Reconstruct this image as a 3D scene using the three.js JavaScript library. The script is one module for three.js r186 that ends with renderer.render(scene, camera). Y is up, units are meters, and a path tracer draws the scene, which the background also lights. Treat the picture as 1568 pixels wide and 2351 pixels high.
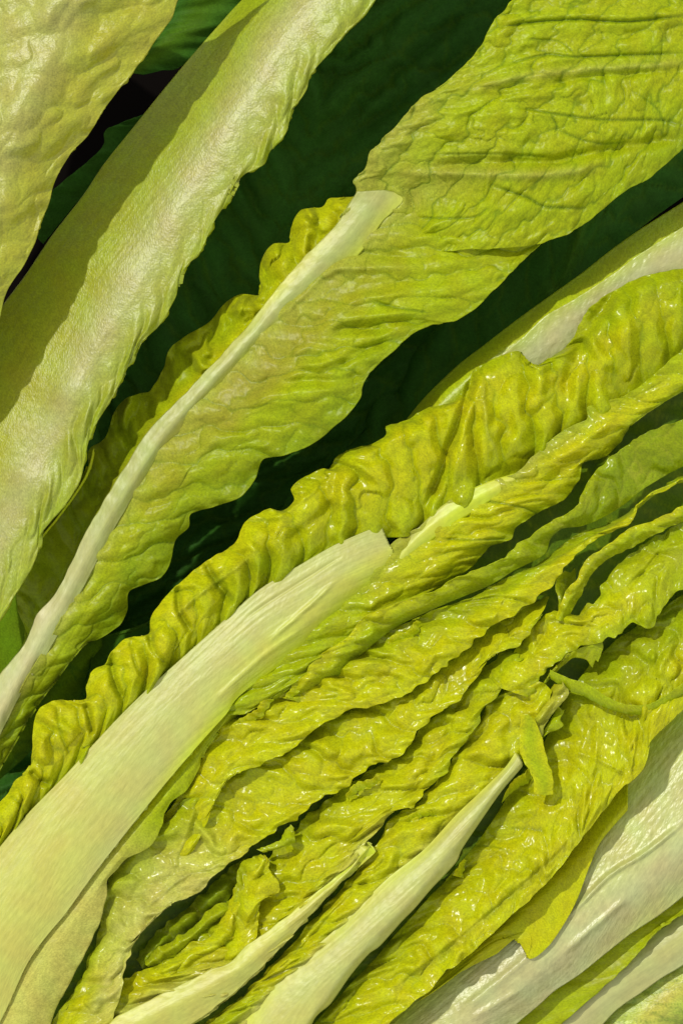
import * as THREE from 'three';
import { createNoise2D } from 'simplex-noise';

// ---------------------------------------------------------------- units, camera, sky, sun
// Traced positions are in tenths of a millimetre or so: one unit U = 0.085 mm on the plane of the cut heart.
const U = 8.5e-5, DIST = 5880, FLOOR = -360;
const scene = new THREE.Scene();
const camera = new THREE.PerspectiveCamera(2 * Math.atan(2351 / 2 / DIST) * 180 / Math.PI, 682 / 1024, 0.01, 20);
camera.position.set(0, (DIST - FLOOR) * U, 0);
camera.up.set(0, 0, -1);
camera.lookAt(0, 0, 0);

function skyTexture() {
  const w = 64, h = 32, d = new Float32Array(w * h * 4);
  for (let j = 0; j < h; j++) for (let i = 0; i < w; i++) {
    const e = (j + 0.5) / h * 2 - 1;                       // bottom row first
    const up = Math.max(0, e), k = (j * w + i) * 4;
    const s = e < 0 ? 0.4 : 1.0 + 0.2 * (1 - up);
    d[k] = s * (e < 0 ? 0.9 : 0.98); d[k + 1] = s * (e < 0 ? 0.85 : 0.97); d[k + 2] = s * (e < 0 ? 0.75 : 0.96); d[k + 3] = 1;
  }
  const t = new THREE.DataTexture(d, w, h, THREE.RGBAFormat, THREE.FloatType);
  t.mapping = THREE.EquirectangularReflectionMapping; t.magFilter = THREE.LinearFilter; t.needsUpdate = true;
  return t;
}
const sky = skyTexture();
scene.background = sky; scene.environment = sky;
scene.backgroundIntensity = 0.78; scene.environmentIntensity = 0.78;
const sun = new THREE.DirectionalLight(new THREE.Color(1, 0.955, 0.87), 2.5);
const EL = 50 * Math.PI / 180;
sun.position.set(-0.66 * Math.cos(EL), Math.sin(EL), -0.75 * Math.cos(EL)).multiplyScalar(0.8);
sun.castShadow = true; sun.shadow.mapSize.set(4096, 4096); sun.shadow.radius = 2.2;
Object.assign(sun.shadow.camera, { left: -0.16, right: 0.16, top: 0.16, bottom: -0.16, near: 0.1, far: 2 });
sun.shadow.bias = -0.0002;
scene.add(sun);

const renderer = new THREE.WebGLRenderer({ antialias: true });
renderer.toneMapping = THREE.LinearToneMapping;
renderer.toneMappingExposure = 1.05;
renderer.shadowMap.enabled = true;

// ---------------------------------------------------------------- helpers
function rng(a) { return () => { a |= 0; a = a + 0x6D2B79F5 | 0; let t = Math.imul(a ^ a >>> 15, 1 | a); t = t + Math.imul(t ^ t >>> 7, 61 | t) ^ t; return ((t ^ t >>> 14) >>> 0) / 4294967296; }; }
const N = createNoise2D(rng(11)), N2 = createNoise2D(rng(23)), N3 = createNoise2D(rng(37));
const clamp = (x, a = 0, b = 1) => Math.min(b, Math.max(a, x));
const sm = (a, b, x) => { x = clamp((x - a) / (b - a)); return x * x * (3 - 2 * x); };
const mix = (a, b, t) => a + (b - a) * t;
const mix3 = (a, b, t) => [mix(a[0], b[0], t), mix(a[1], b[1], t), mix(a[2], b[2], t)];
const place = (x, y, h) => { const k = (DIST - h) / DIST; return [(x - 784) * k * U, (h - FLOOR) * U, (y - 1175.5) * k * U]; };

// "x,y,h x,y x,y,h": a traced line with heights; a missing height is filled in between its neighbours
function line(str, h0 = 0, sc = 1, ox = 0, oy = 0) {
  const p = str.trim().split(/\s+/).map((s) => { const a = s.split(',').map(Number); return [a[0] / sc + ox, a[1] / sc + oy, a.length > 2 ? a[2] : null]; });
  const known = p.map((q, i) => (q[2] === null ? -1 : i)).filter((i) => i >= 0);
  p.forEach((q, i) => {
    if (q[2] !== null) return;
    const a = known.filter((k) => k < i).pop(), b = known.find((k) => k > i);
    if (a === undefined && b === undefined) q[2] = h0;
    else if (a === undefined) q[2] = p[b][2];
    else if (b === undefined) q[2] = p[a][2];
    else q[2] = mix(p[a][2], p[b][2], (i - a) / (b - a));
  });
  return p;
}
const cr = (a, b, c, d, t) => 0.5 * (2 * b + (c - a) * t + (2 * a - 5 * b + 4 * c - d) * t * t + (3 * b - a - 3 * c + d) * t * t * t);
function sampled(p, n) {                                    // n+1 points evenly spaced along a smooth curve through p
  const dense = [], M = 14;
  for (let i = 0; i < p.length - 1; i++) {
    const a = p[Math.max(0, i - 1)], b = p[i], c = p[i + 1], d = p[Math.min(p.length - 1, i + 2)];
    for (let k = 0; k < M; k++) { const t = k / M; dense.push([0, 1, 2].map((j) => (j === 2 ? mix(b[2], c[2], t) * 0.5 + cr(a[2], b[2], c[2], d[2], t) * 0.5 : mix(mix(b[j], c[j], t), cr(a[j], b[j], c[j], d[j], t), 0.8)))); }
  }
  dense.push(p[p.length - 1].slice());
  const acc = [0];
  for (let i = 1; i < dense.length; i++) acc.push(acc[i - 1] + Math.hypot(dense[i][0] - dense[i - 1][0], dense[i][1] - dense[i - 1][1]));
  const L = acc[acc.length - 1], out = []; let k = 0;
  for (let i = 0; i <= n; i++) {
    const s = L * i / n;
    while (k < acc.length - 2 && acc[k + 1] < s) k++;
    const t = clamp((s - acc[k]) / Math.max(1e-6, acc[k + 1] - acc[k]));
    out.push([0, 1, 2].map((j) => mix(dense[k][j], dense[k + 1][j], t)));
  }
  out.len = L;
  return out;
}
function lengthOf(p) { let L = 0; for (let i = 1; i < p.length; i++) L += Math.hypot(p[i][0] - p[i - 1][0], p[i][1] - p[i - 1][1]); return L; }
function worley(x, y, seed) {
  const ix = Math.floor(x), iy = Math.floor(y); let f1 = 9, f2 = 9, id = 0;
  for (let j = -1; j <= 1; j++) for (let i = -1; i <= 1; i++) {
    const cx = ix + i, cy = iy + j;
    let hsh = Math.imul(cx * 374761393 + cy * 668265263 + seed * 974711, 1274126177); hsh ^= hsh >>> 15; hsh = Math.imul(hsh, 2246822519); hsh ^= hsh >>> 13;
    const rx = (hsh & 1023) / 1023, ry = ((hsh >>> 10) & 1023) / 1023;
    const d = Math.hypot(cx + 0.12 + 0.76 * rx - x, cy + 0.12 + 0.76 * ry - y);
    if (d < f1) { f2 = f1; f1 = d; id = ((hsh >>> 20) & 1023) / 1023; } else if (d < f2) f2 = d;
  }
  return [f1, f2, id];
}
// rounded puffs that meet in soft valleys
function puffs(x, y, seed) {
  const ix = Math.floor(x), iy = Math.floor(y); let s = 0;
  for (let j = -1; j <= 1; j++) for (let i = -1; i <= 1; i++) {
    const cx = ix + i, cy = iy + j;
    let hsh = Math.imul(cx * 374761393 + cy * 668265263 + seed * 974711, 1274126177); hsh ^= hsh >>> 15; hsh = Math.imul(hsh, 2246822519); hsh ^= hsh >>> 13;
    const rx = (hsh & 1023) / 1023, ry = ((hsh >>> 10) & 1023) / 1023, id = ((hsh >>> 20) & 1023) / 1023;
    const d2 = (cx + 0.12 + 0.76 * rx - x) ** 2 + (cy + 0.12 + 0.76 * ry - y) ** 2;
    s += Math.exp(7 * (0.45 + 0.75 * id - 1.35 * d2));
  }
  return Math.log(s + 0.6) / 7;
}
// creases: lines along which the leaf is raised (d > 0) or grooved (d < 0); w2: width on the right-hand side; c, ca: pigment of the vein
function creaseList(list) {
  return (list || []).map((c) => {
    const p = Array.isArray(c.p) ? c.p : line(c.p, 0, c.sc || 1, c.ox || 0, c.oy || 0);
    const q = sampled(p, Math.max(2, Math.round(lengthOf(p) / 14)));
    const m = 3 * Math.max(c.w, c.w2 || 0);
    return { ...c, q, x0: Math.min(...q.map((a) => a[0])) - m, x1: Math.max(...q.map((a) => a[0])) + m, y0: Math.min(...q.map((a) => a[1])) - m, y1: Math.max(...q.map((a) => a[1])) + m };
  });
}
function creaseAt(c, x, y) {                                // weight 0..1 at a point
  if (x < c.x0 || x > c.x1 || y < c.y0 || y > c.y1) return 0;
  let best = 1e9, side = 0, at = 0;
  const q = c.q;
  for (let i = 0; i < q.length - 1; i++) {
    const ax = q[i][0], ay = q[i][1], dx = q[i + 1][0] - ax, dy = q[i + 1][1] - ay;
    const t = clamp(((x - ax) * dx + (y - ay) * dy) / (dx * dx + dy * dy + 1e-9));
    const ex = x - ax - dx * t, ey = y - ay - dy * t, e = ex * ex + ey * ey;
    if (e < best) { best = e; side = dx * ey - dy * ex; at = (i + t) / (q.length - 1); }
  }
  const w = side > 0 && c.w2 ? c.w2 : c.w;
  return Math.exp(-best / (w * w)) * Math.min(1, Math.min(at, 1 - at) * 6 + 0.15);
}

const SP = 5;                                               // grid spacing of the leaf sheets in units
// A leaf sheet with thickness, lofted over traced lines (rails) that run along it
function sheet(o) {
  const rails = o.rails.map((r) => (Array.isArray(r) ? r : line(r, 0)));
  if (o.hs) rails.forEach((r, k) => r.forEach((p, i) => { const f = r.length > 1 ? i / (r.length - 1) : 0; p[2] = (Array.isArray(o.hs[k]) ? mix(o.hs[k][0], o.hs[k][1], f) : o.hs[k]) + 6 * N(p[0] / 160 + (o.seed || 1), p[1] / 160); }));
  const sp = o.sp || SP;
  const L = Math.max(...rails.map(lengthOf)), nu = Math.max(6, Math.round(L / sp));
  const R = rails.map((r) => sampled(r, nu)), K = R.length;
  const gaps = []; for (let k = 0; k < K - 1; k++) { let s = 0; for (let i = 0; i <= nu; i += 4) s = Math.max(s, Math.hypot(R[k + 1][i][0] - R[k][i][0], R[k + 1][i][1] - R[k][i][1])); gaps.push(s); }
  const vs = []; gaps.forEach((g, k) => { const n = Math.max(3, Math.round(g / sp)); for (let i = 0; i < n; i++) vs.push(k + i / n); }); vs.push(K - 1);
  const nv = vs.length - 1;
  const cre = creaseList(o.creases), seed = o.seed || 1;
  const P = new Float64Array((nu + 1) * (nv + 1) * 3), C = new Float32Array((nu + 1) * (nv + 1) * 3), UV = new Float32Array((nu + 1) * (nv + 1) * 2);
  const rr = o.ribRail || 0;
  const cols = o.colors.map((c) => (typeof c[0] === 'number' ? [c] : c));
  const colAt = (k, u) => { const c = cols[k]; if (c.length === 1) return c[0]; const f = u * (c.length - 1), i = Math.min(c.length - 2, Math.floor(f)); return mix3(c[i], c[i + 1], f - i); };
  for (let i = 0; i <= nu; i++) {
    const u = i / nu, s = u * L; let tAcc = 0, px = 0, py = 0;
    const tAt = []; let a = 0;
    for (let k = 0; k < K; k++) { if (k) a += Math.hypot(R[k][i][0] - R[k - 1][i][0], R[k][i][1] - R[k - 1][i][1]); tAt.push(a); }
    const W = a;
    for (let j = 0; j <= nv; j++) {
      const f = vs[j], k = Math.min(K - 2, Math.floor(f)), t = f - k;
      const A = R[Math.max(0, k - 1)][i], B = R[k][i], Cc = R[k + 1][i], D = R[Math.min(K - 1, k + 2)][i];
      let x = mix(mix(B[0], Cc[0], t), cr(A[0], B[0], Cc[0], D[0], t), 0.5), y = mix(mix(B[1], Cc[1], t), cr(A[1], B[1], Cc[1], D[1], t), 0.5);
      let h = cr(A[2], B[2], Cc[2], D[2], t);
      if (o.lift) h += o.lift(u, f);
      const tt = mix(tAt[k], tAt[k + 1], t), across = Math.abs(tt - tAt[rr]);
      const edge = Math.min(tt, W - tt), inner = sm(0, o.soft || 26, edge);
      let col = mix3(colAt(k, u), colAt(k + 1, u), sm(0, 1, t));
      const sk = o.skew ?? 0.7;
      // long folds, then blisters between the veins, then fine relief
      if (o.folds) { const g = N((s - sk * across) / o.folds.lam + seed * 7.3, across / (o.folds.lam * 2.4) + seed); h += o.folds.amp * g * (o.folds.edge ? mix(o.folds.edge, 1, inner) : 1); }
      let vein = 0;
      if (o.blister) {
        for (const b of Array.isArray(o.blister) ? o.blister : [o.blister]) {
          const wx = (s - sk * across) / b.size, wy = across / (b.size * (b.long || 1.6));
          const n1 = N2(wx * 0.8 + seed, wy * 0.8) * 0.35, n2 = N3(wx * 0.8, wy * 0.8 + seed) * 0.35;
          const [f1, f2, id] = worley(wx + n1 + seed * 3.1, wy + n2, seed);
          const e = f2 - f1, dome = puffs(wx + n1 + seed * 3.1, wy + n2, seed);
          const where = b.where ? b.where(u, f, x, y) : 1;
          h += b.amp * where * dome * mix(b.edge ?? 0.5, 1, inner) - (b.groove || 0) * where * (1 - sm(0.0, (b.vw || 0.1) * 1.6, e));
          vein = Math.max(vein, (1 - sm(0.01, b.vw || 0.1, e)) * where * (b.vein ?? 1));
        }
      }
      // side veins leaving the rib, cross veins between them, and the blade puffed up in the meshes of that net
      for (const b of o.net || []) {
        const wp = b.warp ?? 0.28, sc = b.sp * 1.5;
        const w1 = wp * b.sp * (N2(s / sc + seed * 2, across / sc) + 0.5 * N3(s / sc * 2.3, across / sc * 2.3 + seed)), w2 = wp * b.tp * (N(s / sc, across / sc + seed * 3) + 0.6 * N2(s / sc * 2.1 + seed, across / sc * 2.1));
        const k1 = b.k ?? sk;
        const p = (b.swap ? across + w1 : s - k1 * across + w1 + 0.0012 * k1 * across * across) / b.sp + seed * 0.37, ip = Math.floor(p), fp = p - ip;
        const jit = Math.abs(Math.sin(ip * 78.233 + seed * 12.7) * 43758.5) % 1;
        const q = (b.swap ? s : across) / b.tp + w2 / b.tp + jit, iq = Math.floor(q), fq = q - iq;
        const big = Math.abs(Math.sin(ip * 12.99 + iq * 45.16 + seed) * 9871.3) % 1;
        const dS = Math.min(fp, 1 - fp) * b.sp, dT = Math.min(fq, 1 - fq) * b.tp;
        const where = b.where ? b.where(u, f, x, y) : 1;
        const dome = Math.pow(Math.sin(Math.PI * fp), 1.3) * (0.4 + 0.6 * Math.pow(Math.sin(Math.PI * fq), 1.3)) * (0.25 + 1.25 * big);
        const vS = Math.exp(-((dS / b.w) ** 2)), vT = 0.65 * Math.exp(-((dT / (b.w * 0.7)) ** 2));
        h += where * (b.amp * dome * mix(b.edge ?? 0.4, 1, inner) - b.groove * Math.max(vS, vT));
        vein = Math.max(vein, where * (b.vein ?? 1) * Math.max(vS, vT));
      }
      if (o.ruffle) for (const side of o.ruffle.sides || [0, 1]) {
        const d = side ? W - tt : tt, g = Math.exp(-d / (o.ruffle.w || 22));
        h += o.ruffle.amp * g * N3(s / o.ruffle.lam + seed * 5 + side * 40, seed * 2.2);
        const push = (o.ruffle.out ?? 3) * g * (0.6 * N2(s / (o.ruffle.lam * 1.3) + seed * 9, side * 11 + seed) + 0.45 * N(s / (o.ruffle.lam * 0.75) + seed * 4, side * 17 + seed) * (0.3 + N3(s / 170, seed * 3 + side)));
        const nx = R[side ? K - 1 : 0][i][0] - R[side ? K - 2 : 1][i][0], ny = R[side ? K - 1 : 0][i][1] - R[side ? K - 2 : 1][i][1], nl = Math.hypot(nx, ny) || 1;
        x += nx / nl * push; y += ny / nl * push;
      }
      for (const c of cre) { const w = creaseAt(c, x, y); if (w > 0.002) { h += c.d * w; if (c.c) col = mix3(col, c.c, clamp(w * (c.ca ?? 0.7))); } }
      for (const b of o.bumps || []) { const ca = Math.cos(b[5] || 0), sa = Math.sin(b[5] || 0), dx = x - b[0], dy = y - b[1], e = ((dx * ca + dy * sa) / b[2]) ** 2 + ((dy * ca - dx * sa) / b[3]) ** 2; if (e < 6) h += b[4] * Math.exp(-e); }
      const fine = (o.fine ?? 1) * 0.35;
      h += fine * (1.1 * N(x / 26 + seed, y / 26) + 0.8 * N2(x / 11, y / 11 + seed));
      if (o.fibre) h += 0.35 * o.fibre * (N3(s / 240 + seed, tt / 6.5) + 0.7 * N(s / 130, tt / 15 + seed));
      // pigment: veins, mottling, fibres
      if (vein > 0 && o.veinColor) col = mix3(col, o.veinColor, clamp(vein * (o.veinAmount ?? 0.5)));
      const m1 = N2(x / 95 + seed * 3, y / 95), m2 = N(x / 30, y / 30 + seed * 2), m3 = N3(x / 9, y / 9 + seed);
      const mot = 1 + (o.mottle ?? 1) * (0.06 * m1 + 0.05 * m2 + 0.05 * m3);
      const fib = o.fibre ? 1 + 0.07 * N3(s / 300 + seed, tt / 7) : 1;
      const gshift = 1 + (o.mottle ?? 1) * 0.06 * m1;
      const q = i * (nv + 1) + j;
      const w = place(x, y, h);
      P[q * 3] = w[0]; P[q * 3 + 1] = w[1]; P[q * 3 + 2] = w[2];
      C[q * 3] = clamp(col[0] * mot * fib / gshift); C[q * 3 + 1] = clamp(col[1] * mot * fib); C[q * 3 + 2] = clamp(col[2] * mot * fib);
      UV[q * 2] = s * U; UV[q * 2 + 1] = tt * U;
    }
  }
  // the two faces and the rim between them
  const n = (nu + 1) * (nv + 1), TH = (o.thick ?? 4) * U;
  const nor = new Float64Array(n * 3), idx = [];
  const at = (i, j) => i * (nv + 1) + j;
  for (let i = 0; i <= nu; i++) for (let j = 0; j <= nv; j++) {
    const a = at(Math.min(nu, i + 1), j) * 3, b = at(Math.max(0, i - 1), j) * 3, c = at(i, Math.min(nv, j + 1)) * 3, d = at(i, Math.max(0, j - 1)) * 3;
    const ux = P[a] - P[b], uy = P[a + 1] - P[b + 1], uz = P[a + 2] - P[b + 2], vx = P[c] - P[d], vy = P[c + 1] - P[d + 1], vz = P[c + 2] - P[d + 2];
    let x = uy * vz - uz * vy, y = uz * vx - ux * vz, z = ux * vy - uy * vx; const l = Math.hypot(x, y, z) || 1, sg = y < 0 ? -1 : 1;
    nor.set([x / l * sg, y / l * sg, z / l * sg], at(i, j) * 3);
  }
  const pos = new Float32Array(n * 6), col = new Float32Array(n * 6), uv = new Float32Array(n * 4);
  for (let q = 0; q < n; q++) {
    const i = Math.floor(q / (nv + 1)), j = q % (nv + 1), rim = (i === 0 || i === nu || j === 0 || j === nv) ? 0.45 : 1;
    for (let k = 0; k < 3; k++) { pos[q * 3 + k] = P[q * 3 + k]; pos[(n + q) * 3 + k] = P[q * 3 + k] - nor[q * 3 + k] * TH * rim; col[q * 3 + k] = C[q * 3 + k]; col[(n + q) * 3 + k] = C[q * 3 + k]; }
    uv[q * 2] = UV[q * 2]; uv[q * 2 + 1] = UV[q * 2 + 1]; uv[(n + q) * 2] = UV[q * 2]; uv[(n + q) * 2 + 1] = UV[q * 2 + 1];
  }
  // find which winding faces up
  const a = at(0, 0) * 3, b = at(nu >> 1, nv >> 1); const i0 = nu >> 1, j0 = nv >> 1;
  const e1 = at(i0 + 1, j0) * 3, e2 = at(i0, j0 + 1) * 3, e0 = b * 3;
  const upY = (P[e1 + 2] - P[e0 + 2]) * (P[e2] - P[e0]) - (P[e1] - P[e0]) * (P[e2 + 2] - P[e0 + 2]);
  const face = (p, q, r) => (upY > 0 ? idx.push(p, q, r) : idx.push(p, r, q));
  for (let i = 0; i < nu; i++) for (let j = 0; j < nv; j++) {
    const p = at(i, j), q = at(i + 1, j), r = at(i, j + 1), s = at(i + 1, j + 1);
    face(p, q, r); face(q, s, r);
    face(n + p, n + r, n + q); face(n + q, n + r, n + s);
  }
  const rimQuad = (p, q) => { face(p, n + p, q); face(q, n + p, n + q); };
  for (let i = 0; i < nu; i++) { rimQuad(at(i, 0), at(i + 1, 0)); rimQuad(at(i + 1, nv), at(i, nv)); }
  for (let j = 0; j < nv; j++) { rimQuad(at(0, j + 1), at(0, j)); rimQuad(at(nu, j), at(nu, j + 1)); }
  const g = new THREE.BufferGeometry();
  g.setAttribute('position', new THREE.BufferAttribute(pos, 3));
  g.setAttribute('color', new THREE.BufferAttribute(col, 3));
  g.setAttribute('uv', new THREE.BufferAttribute(uv, 2));
  g.setIndex(idx);
  g.computeVertexNormals();
  return g;
}

// ---------------------------------------------------------------- materials
function grainTexture(size, seed, build) {
  const d = new Uint8Array(size * size * 4), r = rng(seed);
  const base = new Float32Array(size * size).map(() => r());
  for (let y = 0; y < size; y++) for (let x = 0; x < size; x++) {
    const v = clamp(build(x, y, (dx, dy) => base[((y + dy + size) % size) * size + (x + dx + size) % size])) * 255, k = (y * size + x) * 4;
    d[k] = d[k + 1] = d[k + 2] = v; d[k + 3] = 255;
  }
  const t = new THREE.DataTexture(d, size, size); t.wrapS = t.wrapT = THREE.RepeatWrapping; t.magFilter = THREE.LinearFilter; t.minFilter = THREE.LinearMipmapLinearFilter; t.generateMipmaps = true; t.needsUpdate = true;
  return t;
}
// leaf cells: grain about 0.15 to 0.4 mm across
const cellBump = grainTexture(256, 5, (x, y, b) => { let s = 0; for (let j = -1; j <= 1; j++) for (let i = -1; i <= 1; i++) s += b(i, j); return 0.5 + (s / 9 - 0.5) * 2.2; });
cellBump.repeat.set(1 / 0.026, 1 / 0.026);
const cellMap = grainTexture(256, 9, (x, y, b) => 0.58 + 0.42 * (b(0, 0) * 0.5 + (b(1, 0) + b(0, 1) + b(1, 1)) / 6) * 1.2);
cellMap.repeat.set(1 / 0.034, 1 / 0.034);
const fibreMap = grainTexture(256, 19, (x, y, b) => 0.88 + 0.12 * (b(0, 0) * 0.4 + (b(1, 0) + b(-1, 0) + b(2, 0)) / 5) * 1.1); fibreMap.repeat.set(1 / 0.06, 1 / 0.026);
const fibreBump = cellBump.clone(); fibreBump.repeat.set(1 / 0.045, 1 / 0.022); fibreBump.needsUpdate = true;
const bladeMat = (o) => new THREE.MeshPhysicalMaterial({ vertexColors: true, roughness: 0.95, specularIntensity: 0.1, transmission: 0.28, thickness: 0, clearcoat: 0.8, clearcoatRoughness: 0.22, map: cellMap, side: THREE.DoubleSide, ...o });
const heartBlade = bladeMat({ clearcoat: 0.45, clearcoatRoughness: 0.22, transmission: 0.3 });
const outerBlade = bladeMat({ clearcoat: 0.35, clearcoatRoughness: 0.36 });
const darkBlade = bladeMat({ clearcoat: 0.08, clearcoatRoughness: 0.5, transmission: 0.12, specularIntensity: 0.05 });
const ribMat = new THREE.MeshPhysicalMaterial({ vertexColors: true, roughness: 0.46, bumpMap: fibreBump, bumpScale: 0.000022, map: fibreMap, clearcoat: 0.15, clearcoatRoughness: 0.4, side: THREE.DoubleSide });
const wetRibMat = new THREE.MeshPhysicalMaterial({ vertexColors: true, roughness: 0.36, bumpMap: fibreBump, bumpScale: 0.00004, map: fibreMap, clearcoat: 0.06, clearcoatRoughness: 0.4, side: THREE.DoubleSide });
const waxMat = new THREE.MeshPhysicalMaterial({ vertexColors: true, roughness: 0.42, bumpMap: cellBump, bumpScale: 0.00006, map: cellMap, clearcoat: 0.08, clearcoatRoughness: 0.4, side: THREE.DoubleSide });
const tableMat = new THREE.MeshPhysicalMaterial({ color: new THREE.Color().setRGB(0.004, 0.003, 0.0025), roughness: 1, specularIntensity: 0.1 });

// pigments (linear)
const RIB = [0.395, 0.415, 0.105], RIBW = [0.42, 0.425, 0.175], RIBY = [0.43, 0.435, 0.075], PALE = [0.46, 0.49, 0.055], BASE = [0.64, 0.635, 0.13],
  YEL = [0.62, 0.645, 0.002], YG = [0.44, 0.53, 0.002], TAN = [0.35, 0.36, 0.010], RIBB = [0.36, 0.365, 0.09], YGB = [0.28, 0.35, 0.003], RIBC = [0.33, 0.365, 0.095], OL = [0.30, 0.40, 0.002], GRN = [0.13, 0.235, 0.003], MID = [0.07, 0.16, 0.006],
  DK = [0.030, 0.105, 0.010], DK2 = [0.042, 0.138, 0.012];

// ---------------------------------------------------------------- scene building
const used = {};
function numbered(n) { used[n] = (used[n] || 0) + 1; return used[n] === 1 ? n : `${n}_${String(used[n] - 1).padStart(3, '0')}`; }
function thing(name, label, category, group) {
  const o = new THREE.Group(); o.name = numbered(name); o.userData = { label, category }; if (group) o.userData.group = group; scene.add(o); return o;
}
function part(name, parent, geo, mat, label) {
  const m = new THREE.Mesh(geo, mat); m.name = name; m.castShadow = m.receiveShadow = true; if (label) m.userData.label = label;
  parent.add(m); return m;
}

{
  const g = new THREE.BoxGeometry(0.7, 0.02, 0.7); const m = new THREE.Mesh(g, tableMat);
  m.name = 'table_top'; m.position.y = -0.0101; m.receiveShadow = true; m.userData.kind = 'structure'; scene.add(m);
}

// ---- dark outer leaves at the back
const G = 'dark green outer leaves underneath';
{
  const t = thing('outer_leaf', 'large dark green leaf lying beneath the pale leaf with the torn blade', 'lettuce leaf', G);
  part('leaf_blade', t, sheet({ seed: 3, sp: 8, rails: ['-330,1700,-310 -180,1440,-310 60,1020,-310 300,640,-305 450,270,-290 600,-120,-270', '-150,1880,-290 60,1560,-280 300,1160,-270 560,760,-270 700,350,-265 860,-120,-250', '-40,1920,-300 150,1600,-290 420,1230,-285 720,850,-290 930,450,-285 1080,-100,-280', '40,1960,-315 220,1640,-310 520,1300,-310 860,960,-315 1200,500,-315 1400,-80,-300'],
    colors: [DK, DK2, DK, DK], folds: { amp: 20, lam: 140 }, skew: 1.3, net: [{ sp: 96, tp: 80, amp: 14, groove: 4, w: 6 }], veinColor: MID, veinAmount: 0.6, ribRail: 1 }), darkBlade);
}
{
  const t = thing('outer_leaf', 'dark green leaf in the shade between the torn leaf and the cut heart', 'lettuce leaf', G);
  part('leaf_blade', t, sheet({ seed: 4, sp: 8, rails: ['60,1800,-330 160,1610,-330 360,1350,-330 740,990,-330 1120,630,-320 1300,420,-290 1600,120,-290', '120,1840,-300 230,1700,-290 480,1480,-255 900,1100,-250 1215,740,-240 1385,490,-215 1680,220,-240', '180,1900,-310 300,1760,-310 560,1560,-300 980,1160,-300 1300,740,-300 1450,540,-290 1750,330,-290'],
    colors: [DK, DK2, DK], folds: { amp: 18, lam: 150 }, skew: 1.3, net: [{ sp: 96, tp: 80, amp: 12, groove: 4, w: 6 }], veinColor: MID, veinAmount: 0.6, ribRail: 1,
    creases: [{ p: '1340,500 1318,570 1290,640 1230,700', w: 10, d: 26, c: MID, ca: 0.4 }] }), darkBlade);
}
{
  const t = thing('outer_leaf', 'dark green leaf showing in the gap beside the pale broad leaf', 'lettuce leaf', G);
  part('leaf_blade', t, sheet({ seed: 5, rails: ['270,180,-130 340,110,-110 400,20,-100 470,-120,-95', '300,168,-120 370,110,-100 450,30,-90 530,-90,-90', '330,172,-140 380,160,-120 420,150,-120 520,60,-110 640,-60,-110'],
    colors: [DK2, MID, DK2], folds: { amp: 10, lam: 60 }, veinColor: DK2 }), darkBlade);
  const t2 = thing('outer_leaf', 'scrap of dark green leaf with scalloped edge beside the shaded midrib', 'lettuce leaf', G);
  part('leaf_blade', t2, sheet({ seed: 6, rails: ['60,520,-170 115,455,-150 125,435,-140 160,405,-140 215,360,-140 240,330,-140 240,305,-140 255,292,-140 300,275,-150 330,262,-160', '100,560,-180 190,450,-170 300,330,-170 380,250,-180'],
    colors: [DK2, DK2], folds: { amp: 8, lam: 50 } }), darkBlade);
}
{
  const t = thing('outer_leaf', 'mid green leaf under the lower end of the slim white midrib', 'lettuce leaf', G);
  part('leaf_blade', t, sheet({ seed: 7, rails: ['-60,1760,-120 0,1650,-110 60,1560,-110 140,1480,-110 230,1440,-130', '-60,1800,-140 20,1720,-130 90,1650,-120 150,1570,-120 235,1480,-140', '-60,1830,-170 0,1790,-165 75,1722,-160 130,1645,-160 185,1600,-160 200,1550,-160 215,1500,-160 220,1465,-170'],
    colors: [MID, GRN, MID], folds: { amp: 10, lam: 90 }, blister: { size: 80, amp: 5 }, veinColor: DK2 }), darkBlade);
  const t2 = thing('outer_leaf', 'dark green leaf tip behind the scalloped edge of the torn leaf', 'lettuce leaf', G);
  part('leaf_blade', t2, sheet({ seed: 8, rails: ['120,1640,-230 200,1560,-220 215,1490,-215 240,1462,-215 300,1452,-215', '200,1640,-230 270,1540,-225 330,1470,-225 400,1400,-225', '230,1640,-240 330,1540,-235 420,1460,-235 520,1340,-235'],
    colors: [MID, DK2, DK2] }), darkBlade);
  const t3 = thing('outer_leaf', 'small mid green leaf corner between two white midribs', 'lettuce leaf', G);
  part('leaf_blade', t3, sheet({ seed: 9, rails: ['-120,1520,-150 -60,1430,-140 -10,1340,-140 35,1290,-140', '-100,1660,-150 0,1560,-140 60,1480,-130 110,1370,-130'],
    colors: [GRN, GRN] }), darkBlade);
}

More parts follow.
